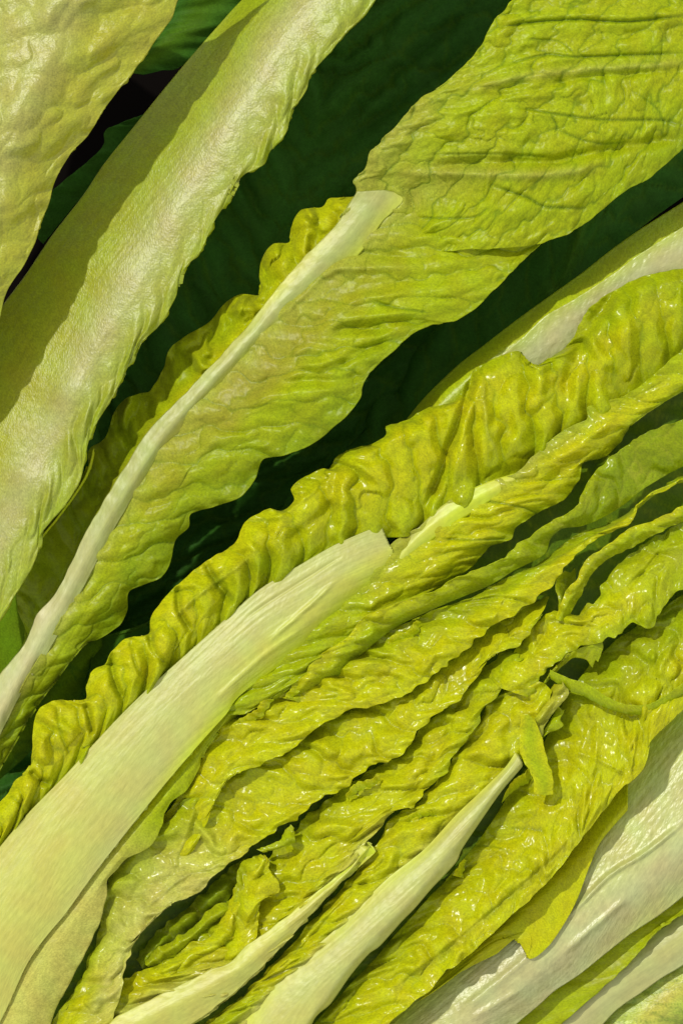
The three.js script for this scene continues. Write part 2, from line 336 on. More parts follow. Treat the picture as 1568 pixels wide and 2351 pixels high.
// ---- the broad pale leaf in the corner
{
  const t = thing('lettuce_leaf', 'broad pale leaf with shiny back and ragged edge above the black gap', 'lettuce leaf');
  part('leaf_blade', t, sheet({
    seed: 12, thick: 9, ribRail: 1,
    rails: ['-560,1060,60 -330,560,60 -200,150,100 -60,-250,120', '-400,1100,150 -190,640,170 -60,250,205 60,-200,215', '-330,1130,170 -120,700,200 0,370,235 90,170,250 230,-170,255', '-270,1150,160 -80,760,185 60,430,205 170,200,220 320,-130,225',
      '-250,1180,150 -130,930,150 -40,790,155 0,735,160 10,685 35,640 62,600 80,560 95,510 112,470,168 122,430 140,390 165,350 190,325 218,290,175 240,250 262,220 300,175 340,120,180 370,75 398,40 410,0,180 450,-60 520,-140,180'],
    colors: [TAN, mix3(TAN, RIBB, 0.6), [TAN, mix3(TAN, RIBB, 0.7), mix3(TAN, RIBB, 0.7)], [YGB, TAN, TAN], [YGB, TAN, TAN]], folds: { amp: 9, lam: 210 }, net: [{ sp: 120, tp: 80, amp: 11, groove: 1.4, w: 5, k: 1.1, vein: 0.6 }], blister: [{ size: 22, amp: 1.4, long: 1.4, vein: 0.1 }], veinColor: PALE, veinAmount: 0.25,
    ruffle: { amp: 8, lam: 70, w: 26, out: 3, sides: [1] }, fine: 1.8, soft: 40,
    bumps: [[40, 260, 60, 110, 22, 0.5], [30, 485, 40, 40, 10, 0.6], [210, 120, 60, 26, 8, -0.9]],
  }), waxMat);
}

// ---- the leaf with the wide midrib, half in shade
{
  const t = thing('lettuce_leaf', 'long leaf with a wide pale midrib, one side shaded, beside the black gap', 'lettuce leaf');
  part('leaf_blade', t, sheet({
    seed: 14, thick: 10, ribRail: 2,
    rails: ['960,-440,-70 680,-120,-70 555,0,-60 500,60 430,140,-50 360,225 300,300,-45 240,375 190,450,-45 120,540 60,630,-40 -10,725,-40 -90,860,-50 -200,1060,-60',
      '1040,-480,10 760,-160,10 600,20,20 470,220,25 340,410,25 230,600,25 130,780,25 30,960,20 -80,1200,10',
      '1120,-480,70 850,-160,70 680,40,80 560,230,80 430,430,75 320,620,70 215,800,65 110,1010,50 0,1230,40 -60,1380,30',
      '1180,-460,90 920,-160,90 790,20,95 660,210,90 560,380,88 470,500,84 380,660,78 285,810,70 180,970,60 110,1130,52 20,1300,42 -40,1440,32',
      '1230,-420,90 960,-120,90 862,0,92 830,40,94 790,80 765,112 735,145 712,175 705,205 685,235 668,255,90 660,300 635,330 620,348 608,376 580,392 560,402 534,432 520,465 490,512 470,560 455,585,84 415,628 405,680 372,740 345,768,78 315,798 292,848 255,920 215,985,66 199,1035 188,1095 165,1140 125,1190,56 92,1232 86,1275 60,1330 20,1390,44 -10,1440 -60,1520,34'],
    colors: [[YGB, YGB, YGB, YGB], [YGB, YGB, TAN], [RIBB, RIBB, RIBB, RIBB], [mix3(YGB, RIBB, 0.45), mix3(YGB, RIBB, 0.3), mix3(YGB, RIBB, 0.3), mix3(YGB, RIBB, 0.3)], [YGB, YGB, YGB, YGB]].map((c) => c.map((q) => q)),
    folds: { amp: 5, lam: 240 }, net: [{ sp: 100, tp: 74, amp: 13, groove: 1.4, w: 5, k: 0.9, where: (u, f) => sm(2.3, 3.3, f) }], blister: [{ size: 24, amp: 1.1, vein: 0.1, where: (u, f) => 0.4 + 0.6 * sm(2, 3.4, f) }],
    veinColor: PALE, veinAmount: 0.25, ruffle: { amp: 6, lam: 80, w: 20, out: 1.5, sides: [1] }, fibre: 0.8, soft: 30, mottle: 1.1,
    bumps: [[150, 900, 34, 46, 10, 0.5], [205, 905, 26, 26, 6, 0], [80, 1110, 60, 40, 9, 0.5], [640, 320, 26, 20, 6, 0]],
  }), waxMat);
  part('folded_edge', t, sheet({ seed: 15, thick: 6, rails: ['215,1030,40 195,1095,38 130,1190,30 70,1260,24 10,1350,18 -50,1450,10', '205,1060,20 200,1090,10 150,1160,2 92,1225,-4 60,1290,-10 0,1390,-16 -60,1480,-20'], colors: [YG, YG], ruffle: { amp: 4, lam: 50 } }), outerBlade, 'curled green edge at the lower end');
}

// ---- the torn leaf with the slim white midrib
{
  const t = thing('lettuce_leaf', 'torn yellow green leaf with a slim white midrib and veined upper blade', 'lettuce leaf');
  // lobes on the shaded side of the midrib
  part('leaf_blade', t, sheet({
    seed: 17, thick: 4, ribRail: 3,
    rails: ['-30,1640,-110 20,1545,-105 60,1460,-95 42,1400,-100 40,1350,-100 70,1260,-105 130,1180,-105 200,1085,-100 204,1035,-98 245,1002,-96 262,948,-95 290,915 340,900,-92 352,888 375,850,-92 390,800 430,770,-92 480,740,-92 520,692 555,676,-80 600,676,-72 596,635,-80 602,592,-85 628,560,-75 664,556,-55 668,520,-45 690,482,-40 735,476,-45 760,455,-50 810,452,-40',
      '-20,1640,-90 40,1520,-80 110,1390,-75 190,1220,-72 260,1090,-66 350,950,-60 440,850,-52 530,745,-42 610,665,-30 690,560,-16 750,500,-8 825,452,-5',
      '-10,1630,-60 40,1540,-55 90,1430,-50 150,1330,-46 215,1195,-40 280,1090,-35 360,975,-25 450,885,-15 560,765,-5 645,665,0 705,600,5 770,530,10 830,455,15',
      '0,1640,-50 60,1540,-45 110,1440,-40 165,1340,-35 235,1195,-30 300,1090,-25 380,975,-15 470,885,-5 580,765,0 665,665,5 725,600,10 790,530,15 850,460,20'],
    colors: [[OL, OL, YG, YEL], [OL, OL, YG, YEL], [OL, YG, YEL, YEL], [PALE, PALE, YG, YG]], net: [{ sp: 78, tp: 70, amp: 36, groove: 2.5, w: 3, k: 0.3, edge: 0.6, where: (u) => 0.3 + 0.7 * sm(0.2, 0.5, u) }], skew: 0.2, veinColor: OL, veinAmount: 0.3, ruffle: { amp: 10, lam: 40, w: 16, sides: [0] },
    bumps: [[705, 505, 28, 26, 42, 0], [770, 470, 22, 18, 30, 0], [640, 600, 30, 34, 34, 0.5], [550, 700, 34, 20, 24, -0.6]],
  }), outerBlade);
  part('leaf_blade', t, sheet({
    seed: 18, thick: 4, ribRail: 0, sp: 3.6,
    rails: ['-60,1800,-40 0,1680,-34 60,1560,-30 120,1460,-26 190,1320,-20 270,1170,-12 360,1020,-4 440,920,2 520,840,6 600,750,10 700,660,14 790,580,18 880,500,20 960,430,10',
      '-40,1800,-45 30,1660,-34 100,1560,-24 170,1450,-12 260,1290,4 360,1140,18 480,1000,28 600,880,34 700,770,36 800,680,34 900,590,26 1010,500,10',
      '-20,1800,-60 60,1660,-50 120,1570,-40 220,1440,-22 320,1280,-2 430,1140,16 560,1000,28 690,880,34 790,800,36 900,710,30 1000,640,18 1100,540,0',
      '-10,1800,-80 20,1650,-80 60,1602,-75 130,1562,-65 150,1520,-60 154,1484,-55 220,1470,-50 270,1440,-44 292,1402,-40 298,1356,-36 360,1332,-30 390,1300,-26 404,1242,-20 434,1212,-16 440,1180,-12 500,1160,-6 555,1140,-2 590,1092,0 606,1055,4 650,1045,8 720,1020,8 800,950,8 826,914,8 832,890,8 852,852,8 920,790,4 950,765,0 990,745,-2 1050,735,-6 1110,690,-8 1190,610,-14 1240,560,-20'],
    colors: [[PALE, PALE, PALE, PALE], [OL, YG, [0.40, 0.38, 0.03], YG], [OL, OL, YG, YG], [OL, OL, OL, YG]], folds: { amp: 8, lam: 150 }, skew: 1.0, net: [{ sp: 96, tp: 84, amp: 13, groove: 1.8, w: 3.4, k: 1.2 }, { sp: 34, tp: 30, amp: 1.1, groove: 0.4, w: 2.6, k: 1.2, vein: 0.35 }], lift: (u, f) => 100 * sm(0.42, 0.72, u) * (f / 3) + 26 * Math.max(0, 1 - f), veinColor: GRN, veinAmount: 0.5, ruffle: { amp: 8, lam: 60, w: 24, sides: [1] },
    creases: [{ p: '300,650 500,480 700,300 1000,270 1300,260', sc: 3, ox: 523, oy: 523, w: 9, d: 10, c: PALE, ca: 0.35 }, { p: '520,280 700,190 950,180 1300,215', sc: 3, ox: 523, oy: 523, w: 9, d: -9 },
      { p: '600,690 760,590 900,490 1250,430', sc: 3, ox: 523, oy: 523, w: 14, d: 12 }, { p: '640,700 850,630 1100,600 1450,590', sc: 3, ox: 523, oy: 523, w: 13, d: 15 }, { p: '1000,500 1150,550 1400,585', sc: 3, ox: 523, oy: 523, w: 3, d: -5, c: GRN, ca: 0.6 },
      { p: '720,720 850,690 1100,710', sc: 3, ox: 523, oy: 523, w: 12, d: -14 }, { p: '750,960 900,860 1120,790', sc: 3, ox: 523, oy: 523, w: 12, d: -18 }, { p: '420,890 560,830 720,870', sc: 3, ox: 523, oy: 523, w: 11, d: 10 },
      { p: '200,1070 500,1060 800,1050 950,990', sc: 3, ox: 523, oy: 523, w: 13, d: -14 }, { p: '150,1230 400,1190 820,1200', sc: 3, ox: 523, oy: 523, w: 26, d: 18 }],
  }), outerBlade);
  part('leaf_blade', t, sheet({
    seed: 19, thick: 4, ribRail: 0, sp: 3.4, lift: (u, f) => 100 * sm(0.02, 0.3, u) * (0.55 + 0.45 * f / 4),
    rails: ['780,500,50 800,470,54 818,436,56 812,412,58 838,388,60 850,350 880,318,64 930,265 965,226,66 1000,204 1050,165,68 1090,125,70 1108,95 1125,60 1176,0,72 1250,-80,72 1420,-240,72',
      '850,500,46 880,440,52 930,390,58 1000,330,62 1080,260,66 1160,180,70 1260,80,72 1380,-60,74 1560,-220,74', '880,500,40 920,470,46 990,430,52 1070,390,56 1170,330,60 1280,250,64 1400,160,66 1560,20,66 1760,-140,66', '890,505,36 935,500,40 1000,495,46 1090,470,48 1200,420,48 1320,360,46 1430,300,46 1620,150,50 1840,-20,50',
      '895,500,30 918,482,32 945,520,32 962,556,30 1000,578,26 1060,573,24 1120,572,16 1170,570,6 1215,565,2 1280,545,6 1350,510,10 1430,440,18 1490,410,22 1568,340,28 1680,240,36 1900,80,36'],
    colors: [[PALE, PALE, YG, YG, YG], [PALE, YG, YG, YG, YG], [PALE, YG, YG, YG], [YG, YG, YG, YG], [YG, YG, OL, OL]], folds: { amp: 6, lam: 110 }, skew: 0.9, net: [{ swap: true, sp: 72, tp: 104, amp: 9, groove: 2, w: 3.2 }, { swap: true, sp: 27, tp: 30, amp: 1.0, groove: 0.4, w: 2.4, vein: 0.4 }], veinColor: GRN, veinAmount: 0.6, ruffle: { amp: 6, lam: 50, w: 16, out: 4 }, fine: 1.5,
    creases: [{ p: '700,130 900,100 1100,90 1300,100 1600,70', w: 3.5, d: -7, c: GRN, ca: 0.75 }, { p: '640,110 900,75 1100,66 1300,76 1600,46', w: 9, d: 8 }, { p: '720,310 930,252 1080,262 1400,250 1600,240', w: 3.5, d: -6, c: GRN, ca: 0.65 },
      { p: '560,420 800,360 1100,320 1400,300 1620,280', w: 10, d: 10, c: PALE, ca: 0.7 }, { p: '600,450 850,420 1150,350 1600,325', w: 8, d: -8 }, { p: '800,490 960,520 1200,550 1470,552 1600,585', w: 3, d: -6, c: GRN, ca: 0.7 }, { p: '960,520 990,580 980,610', w: 2.4, d: -3, c: GRN, ca: 0.7 },
      { p: '980,590 1100,640 1200,660 1320,650', w: 3, d: -4, c: GRN, ca: 0.6 }, { p: '1340,420 1440,490 1480,560 1470,620', w: 2.4, d: -3, c: GRN, ca: 0.6 }, { p: '230,800 500,792 900,802 1190,770', w: 12, d: 12, c: PALE, ca: 0.8 }, { p: '400,768 700,745 960,742 1300,672 1600,630', w: 15, d: -22 },
      { p: '400,710 700,706 960,722', w: 3, d: -4, c: MID, ca: 0.4 }, { p: '690,850 850,905 940,950 1130,955', w: 3.5, d: -7, c: GRN, ca: 0.75 }, { p: '340,1000 600,1000 680,950', w: 3, d: -4, c: GRN, ca: 0.6 }, { p: '850,180 1000,190 1080,260', w: 2.2, d: -3, c: GRN, ca: 0.6 },
      { p: '1180,130 1200,180 1080,250', w: 2, d: -2, c: MID, ca: 0.35 }, { p: '1440,110 1480,170 1400,260', w: 2, d: -2, c: MID, ca: 0.4 }].map((c) => ({ ...c, sc: 2, ox: 783, oy: 0 })),
    bumps: [[1190, 485, 46, 24, 16, -0.2], [1310, 460, 80, 24, 14, -0.35], [1020, 520, 60, 20, 10, 0], [1400, 300, 60, 22, 8, 0]],
  }), outerBlade, 'veined upper blade torn across');
  part('midrib', t, sheet({
    seed: 20, thick: 22, ribRail: 0,
    rails: ['-60,1660,-10 0,1550,-4 55,1480,0 74,1440 86,1408 130,1360,6 165,1290 200,1218 265,1108,22 350,978 440,888,34 560,758 640,658,44 700,588 770,518,54 800,470,58 822,440,62',
      '-50,1720,4 20,1600,8 95,1465,13 155,1360,18 225,1235,26 295,1120,33 375,1000,39 455,910,44 570,785,50 655,690,54 725,622,58 800,545,62 850,480,64 880,436,66',
      '-40,1780,-14 0,1690,-10 60,1575,-6 124,1478,-1 194,1345,6 276,1192,12 368,1044,18 450,946,22 532,862,26 615,778,30 700,706,36 785,625,42 845,560,46 880,508,50 922,468,56 926,446,58'],
    colors: [[RIBC, RIBW, RIBC, RIBC, PALE, RIBC], [RIBW, RIBW, RIBC, RIBC, RIBC, RIBC], [RIBC, RIBC, RIBC, PALE, YG, PALE]], fibre: 0.9, mottle: 1.2, soft: 12, ruffle: { amp: 2, lam: 60, out: 3 },
  }), ribMat);
}

// ---------------------------------------------------------------- the cut heart
const heart = thing('lettuce_heart', 'cut lettuce heart with packed crinkled yellow leaves and a wide white rib', 'lettuce heart');

// leaf on its outside: olive back with a white cut rib
{
  const m = part('leaf', heart, sheet({
    seed: 30, thick: 8, lift: () => -55, rails: ['860,1060,-60 960,928,-50 1046,842,-45 1113,790,-40 1180,738,-36 1246,690,-34 1330,630,-32 1400,575,-30 1473,523,-28 1568,463,-26 1680,390,-26', '880,1070,-10 990,945,0 1080,860,5 1150,805,10 1215,765,14 1290,712,16 1380,650,18 1450,600,20 1520,555,22 1600,505,24 1700,440,24',
      '900,1090,-10 1010,975,0 1110,890,6 1200,830,10 1270,780,14 1350,710,16 1440,650,20 1560,610,20 1720,560,24'],
    colors: [OL, YG, YG], fine: 0.8, mottle: 1,
  }), waxMat, 'smooth olive green outer back');
  part('midrib', m, sheet({
    seed: 31, thick: 3, lift: () => -54, rails: ['1150,815,18 1200,775,20 1250,727,23 1320,686,24 1400,634,26 1470,582,27 1568,520,30 1690,440,30', '1180,850,18 1240,800,23 1310,745,26 1390,690,27 1470,635,30 1560,580,32 1700,500,34', '1200,900,16 1280,850,19 1360,790,22 1450,730,25 1540,680,28 1620,640,30 1740,570,30'],
    colors: [mix3(RIBC, YG, 0.35), RIBW, RIBC], fine: 2.2, soft: 8, mottle: 1.4,
  }), wetRibMat, 'white cut rib');
}
// crinkled blade from the puffy lobes by the wide rib up to the corner
{
  const m = part('leaf', heart, sheet({
    seed: 33, thick: 4, ribRail: 3, sp: 3.8, hs: [8, 32, 32, [14, 4]],
    rails: ['-60,1900,-20 0,1842,-16 20,1820,-14 36,1790,-10 70,1765,-4 76,1690,0 84,1640,4 105,1616,6 140,1606,8 194,1612,6 200,1570,6 216,1536,6 246,1524,6 256,1498,6 290,1466,6 340,1456,4 346,1420,4 360,1394,4 382,1368,4 412,1340,4 470,1290,2 540,1248,0 560,1202,0 590,1180,0 620,1169,0 648,1172,-2 676,1150,-4 667,1122,0 690,1100,0 738,1076,0 756,1076,0 770,1052,0 800,1032,0 850,1020,0 884,1000,2 888,978,6 930,966,8 962,946,10 988,934,12 1040,922,20 1070,880,26 1092,846,30 1140,820,32 1190,805,30 1210,846,30 1240,835,30 1300,795,30 1325,755,30 1345,715,30 1400,672,30 1480,632,30 1600,610,30',
      '-20,1900,20 40,1820,34 110,1690,44 170,1660,40 260,1550,44 350,1470,40 430,1380,36 540,1290,30 630,1210,26 720,1140,24 830,1060,26 920,1000,32 1000,960,36 1080,910,46 1150,860,52 1230,850,46 1320,800,44 1400,720,46 1500,660,46 1620,640,46',
      '0,1920,20 80,1800,30 180,1700,30 290,1580,30 400,1470,28 520,1360,24 640,1260,22 740,1190,26 860,1120,30 950,1060,34 1040,1010,36 1120,960,40 1220,910,36 1320,860,30 1410,790,36 1500,720,44 1640,680,44',
      '-30,1990,-10 50,1900,0 150,1795,6 260,1675,10 340,1595,8 440,1505,4 530,1430,2 610,1365,0 700,1310,0 790,1265,4 870,1236,8 945,1230,6 1040,1180,2 1130,1130,-6 1220,1070,-16 1320,1010,-20 1410,950,-20 1510,880,-10 1600,800,0 1680,760,0'],
    colors: [[YEL, YEL, YEL, YEL, YG, YG, YG, YG], [YEL, YEL, YEL, YEL, YEL, YEL, YG, YG], [YEL, YEL, YEL, YG, YEL, YEL, YEL, YG], [YG, YG, YG, YG, YG, YG, YG, YG]],
    skew: 0.35, net: [{ sp: 84, tp: 170, amp: 28, groove: 2, w: 3.2, k: 0.45, edge: 0.7, warp: 0.2 }, { sp: 44, tp: 38, amp: 1.0, groove: 0.4, w: 2.6, k: 0.45, vein: 0.4 }], folds: { amp: 6, lam: 150 }, veinColor: OL, veinAmount: 0.6, ruffle: { amp: 9, lam: 32, w: 14, sides: [0], out: 3 },
    creases: [...['70,1768 90,1790 120,1800', '196,1612 205,1640 212,1690', '256,1500 262,1560 285,1610', '344,1440 352,1490 385,1530', '410,1345 412,1400 440,1450', '470,1290 500,1340 540,1390', '130,1610 140,1680 165,1740', '300,1465 310,1520 330,1560', '22,1822 50,1850 60,1880'].map((p, i) => ({ p, w: i > 5 ? 4 : 8, d: i > 5 ? -8 : -24, c: OL, ca: 0.4 })), { p: '1092,848 1075,900 1050,970 1025,1040 1005,1100 975,1170', w: 14, w2: 9, d: -34 }, { p: '1100,850 1090,900 1070,970 1050,1050 1040,1100', w: 16, d: 18 }, { p: '1420,660 1370,730 1330,790 1300,880 1310,940', w: 16, d: -26 }, { p: '1480,700 1420,790 1400,860', w: 20, d: 14 }, { p: '1110,870 1112,940 1120,1000 1150,1040', w: 5, d: 5, c: PALE, ca: 0.4 },
      { p: '640,1245 700,1215 760,1160 770,1100 800,1060', w: 14, d: -18 }, { p: '400,1420 450,1370 520,1320 560,1290 590,1260', w: 6, d: 9, c: PALE, ca: 0.3 }, { p: '590,1190 640,1185 690,1150 740,1110', w: 7, d: 12 }, { p: '1040,1120 1200,1080 1330,1000 1330,930', w: 26, d: -18 }],
    bumps: [[110, 1680, 30, 58, 22, 0.2], [165, 1670, 24, 50, 16, 0.2], [235, 1590, 24, 52, 16, 0.1], [295, 1540, 26, 50, 16, 0.1], [380, 1450, 30, 60, 16, 0.2], [40, 1830, 22, 40, 14, 0.3], [800, 1130, 22, 50, 16, -0.1], [905, 1130, 24, 50, 16, -0.3], [940, 1000, 30, 34, 18, 0], [1220, 920, 30, 24, 16, 0], [1480, 750, 46, 70, 26, 0.5], [1030, 1070, 22, 30, 14, 0.2], [620, 1240, 30, 24, 16, 0]],
  }), heartBlade, 'crinkled yellow blade with puffed blisters');
  part('midrib', m, sheet({
    seed: 34, thick: 30, ribRail: 0,
    rails: ['-70,2040,30 0,1945,34 70,1862,36 150,1780,38 260,1660,40 330,1590,40 430,1500,40 520,1420,40 600,1350,40 700,1290,40 770,1250,34 850,1215,26 878,1212,22', '-70,2180,50 20,2060,50 120,1930,51 240,1790,52 360,1660,54 460,1560,54 560,1470,54 660,1395,52 760,1320,48 840,1265,36 892,1246,26',
      '-70,2300,50 20,2180,50 100,2080,50 210,1940,52 320,1800,52 430,1680,52 510,1590,52 610,1500,48 710,1420,46 800,1340,38 870,1290,30 902,1262,26', '-70,2440,30 0,2350,34 60,2220,36 100,2160,38 150,2100,38 200,2030,40 245,1970,40 300,1900,42 380,1800,42 440,1730,42 475,1690,40 520,1640,34 548,1600,26 620,1545,14 700,1490,4 790,1415,-4 850,1360,0 895,1310,10 905,1275,20'],
    colors: [[RIBY, RIBY, RIB, RIB, RIB], [RIBY, RIBY, RIB, RIB, RIB], [RIBY, RIBY, RIB, PALE, PALE], [RIBY, RIBY, RIB, YG, YG, YG]], fibre: 1.3, soft: 14, mottle: 1, fine: 0.7,
    creases: [{ p: '620,1470 700,1400 770,1335', w: 6, d: 6 }, { p: '560,1420 700,1330 780,1280', w: 3, d: -4 }, { p: '480,1620 600,1510 700,1440', w: 6, d: 4 }],
  }), ribMat, 'wide white midrib');
}
// the narrow continuing leaf beside it
{
  const m = part('leaf', heart, sheet({
    seed: 36, thick: 3, ribRail: 0, sp: 4, hs: [[8, 50], [10, 56], [0, 46], [-26, 26]],
    rails: ['495,1640,-10 665,1480,0 765,1390,10 850,1300,20 905,1242,26 970,1205,30 1012,1163,32 1070,1130,34 1130,1104,36 1185,1084,38 1240,1030,40 1300,985,42 1346,962,46 1345,935,48 1375,925,50 1440,905,52 1500,860,52 1568,800,52 1660,740,52', '560,1640,-16 740,1490,-8 850,1400,6 930,1320,24 1000,1250,38 1080,1190,44 1160,1150,48 1240,1090,50 1320,1030,54 1400,975,58 1480,930,60 1580,860,60 1700,780,60',
      '620,1610,-30 780,1500,-26 900,1410,-16 980,1340,-2 1060,1260,18 1140,1210,26 1230,1140,28 1310,1080,30 1400,1010,32 1480,950,34 1590,880,36 1720,800,40',
      '680,1590,-60 820,1480,-60 908,1400,-60 990,1362,-50 1083,1302,-30 1098,1283,-22 1128,1254,-14 1173,1238,-8 1188,1208,-4 1253,1168,0 1293,1148,0 1328,1103,2 1338,1063,4 1395,1046,6 1438,993,8 1458,953,10 1523,903,12 1570,900,0 1720,850,0'],
    colors: [[YG, YG, PALE, PALE, YG, YG], [YG, YG, YEL, YEL, YEL, YG], [YG, YG, YEL, YEL, YG, YG], [YG, YG, YG, YG, YG, YG]], skew: 0.9, folds: { amp: 5, lam: 120 }, net: [{ sp: 88, tp: 70, amp: 13, groove: 2, w: 3, k: 1 }, { sp: 34, tp: 28, amp: 1.4, groove: 0.5, w: 2.4, k: 1, vein: 0.4 }], veinColor: OL, veinAmount: 0.6, ruffle: { amp: 8, lam: 42, w: 14, sides: [0, 1] },
    creases: [{ p: '1110,1150 1200,1165 1250,1190', w: 2.4, d: -4, c: GRN, ca: 0.7 }, { p: '1000,1235 1080,1240 1180,1236', w: 2.6, d: -5, c: GRN, ca: 0.6 }, { p: '980,1260 1060,1255 1130,1240', w: 10, d: 12 }, { p: '1210,1080 1320,1030 1420,950', w: 12, d: 12 }, { p: '1250,1110 1340,1050', w: 12, d: -12 }],
  }), heartBlade);
  part('midrib', m, sheet({
    seed: 37, thick: 10, lift: () => -17, rails: ['850,1350,10 890,1300,24 925,1248,34 970,1202,38 1014,1162,40 1070,1128,42 1130,1102,44 1185,1085,44', '870,1350,22 908,1298,36 942,1254,44 982,1216,48 1026,1184,50 1078,1152,52 1135,1122,54 1188,1094,50', '890,1350,10 930,1302,24 962,1268,32 1000,1234,40 1040,1206,44 1085,1176,46 1140,1140,46 1190,1100,46'],
    colors: [[PALE, RIB, PALE, YG], [PALE, PALE, YG, PALE], [YG, YG, YG, YG]], fibre: 1, soft: 8,
  }), ribMat);
}
// thin leaf tucked under the right side of the wide rib
part('leaf', heart, sheet({
  seed: 39, thick: 6, rails: ['600,1530,-6 540,1590,-2 470,1680,4 380,1790,10 290,1900,14 190,2030,18 90,2170,20 0,2320,20 -40,2420,20', '600,1560,-4 530,1640,4 450,1745,14 390,1820,20 310,1920,24 230,2030,28 150,2150,28 90,2260,26 40,2400,26', '590,1580,-30 550,1640,-20 500,1680,-10 467,1704,0 460,1756,4 434,1809,8 400,1836,10 378,1866,10 373,1896,10 357,1929,12 340,1949,12 293,1970,14 267,1999,14 247,2022,14 245,2062,12 230,2115,8 217,2145,6 193,2195,2 167,2245,-2 133,2308,-6 100,2400,-8'],
  colors: [[YG, YEL, YEL, BASE, BASE, BASE], [YG, YG, YG, BASE, BASE, BASE], [YG, YG, YG, BASE, BASE, BASE]], fibre: 0.7, blister: { size: 60, amp: 4, long: 2, vein: 0.3 }, veinColor: PALE, ruffle: { amp: 4, lam: 50, w: 12, sides: [1] }, soft: 12,
}), outerBlade, 'thin leaf edge along the wide rib');

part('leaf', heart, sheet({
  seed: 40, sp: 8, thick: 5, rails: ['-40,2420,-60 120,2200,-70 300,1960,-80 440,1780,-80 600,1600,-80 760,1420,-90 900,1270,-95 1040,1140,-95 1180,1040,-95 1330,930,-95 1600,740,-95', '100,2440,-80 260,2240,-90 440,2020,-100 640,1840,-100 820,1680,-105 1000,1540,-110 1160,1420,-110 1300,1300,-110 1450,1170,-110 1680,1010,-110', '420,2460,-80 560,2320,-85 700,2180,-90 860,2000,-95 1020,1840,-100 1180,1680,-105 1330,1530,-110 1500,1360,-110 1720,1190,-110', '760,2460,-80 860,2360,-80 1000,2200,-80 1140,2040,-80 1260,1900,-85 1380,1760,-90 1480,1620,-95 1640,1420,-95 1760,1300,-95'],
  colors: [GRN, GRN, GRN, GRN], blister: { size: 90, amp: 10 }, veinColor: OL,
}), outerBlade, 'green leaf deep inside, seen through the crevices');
// packed leaf edges to the right: shingled strips
const heartStrip = (o) => part('leaf', heart, sheet({ thick: 2.6, sp: 4, skew: 0.6, net: [{ sp: 98, tp: 78, amp: 20, groove: 2, w: 2.8, k: 0.7, edge: 0.4, warp: 0.4 }, { sp: 36, tp: 30, amp: 1.3, groove: 0.5, w: 2.2, k: 0.7, vein: 0.4, edge: 0.3, warp: 0.4 }], folds: { amp: 10, lam: 120 }, veinColor: mix3(PALE, YG, 0.5), veinAmount: 0.7, ruffle: { amp: 11, lam: 42, w: 12, out: 11 }, fine: 1.5, ...o }), o.mat || heartBlade, o.label);
heartStrip({
  seed: 41, lift: (u) => -40 * (1 - sm(0, 0.12, u)), hs: [36, 24, 0], label: 'upper strip of leaf with a bright wavy rim',
  rails: ['640,1600,-10 690,1560,4 716,1523,10 756,1490,14 800,1462,18 833,1418,22 908,1386,26 960,1370,30 1013,1350,34 1035,1330,36 1083,1312,38 1153,1282,38 1183,1253,38 1228,1224,40 1263,1198,42 1318,1164,44 1338,1133,44 1358,1093,44 1408,1043,46 1473,998,48 1563,963,50 1680,930,50', '680,1610,-20 760,1530,2 850,1450,10 950,1400,14 1050,1350,18 1150,1300,22 1240,1240,26 1330,1180,30 1390,1110,36 1460,1060,40 1570,1020,44 1700,980,44', '720,1630,-60 800,1530,-30 900,1446,-30 1000,1396,-30 1120,1346,-30 1180,1310,-30 1240,1280,-40 1256,1262,-36 1264,1236,-26 1290,1214,-20 1335,1208,-16 1380,1190,-10 1430,1160,-6 1480,1120,0 1570,1070,4 1720,1020,10'],
  colors: [[YEL, YEL, YG, YG, OL, OL], [YG, YG, YG, OL, OL, OL], [OL, OL, OL, OL, OL, OL]], ruffle: { amp: 9, lam: 34, w: 10, sides: [0], out: 5 },
});
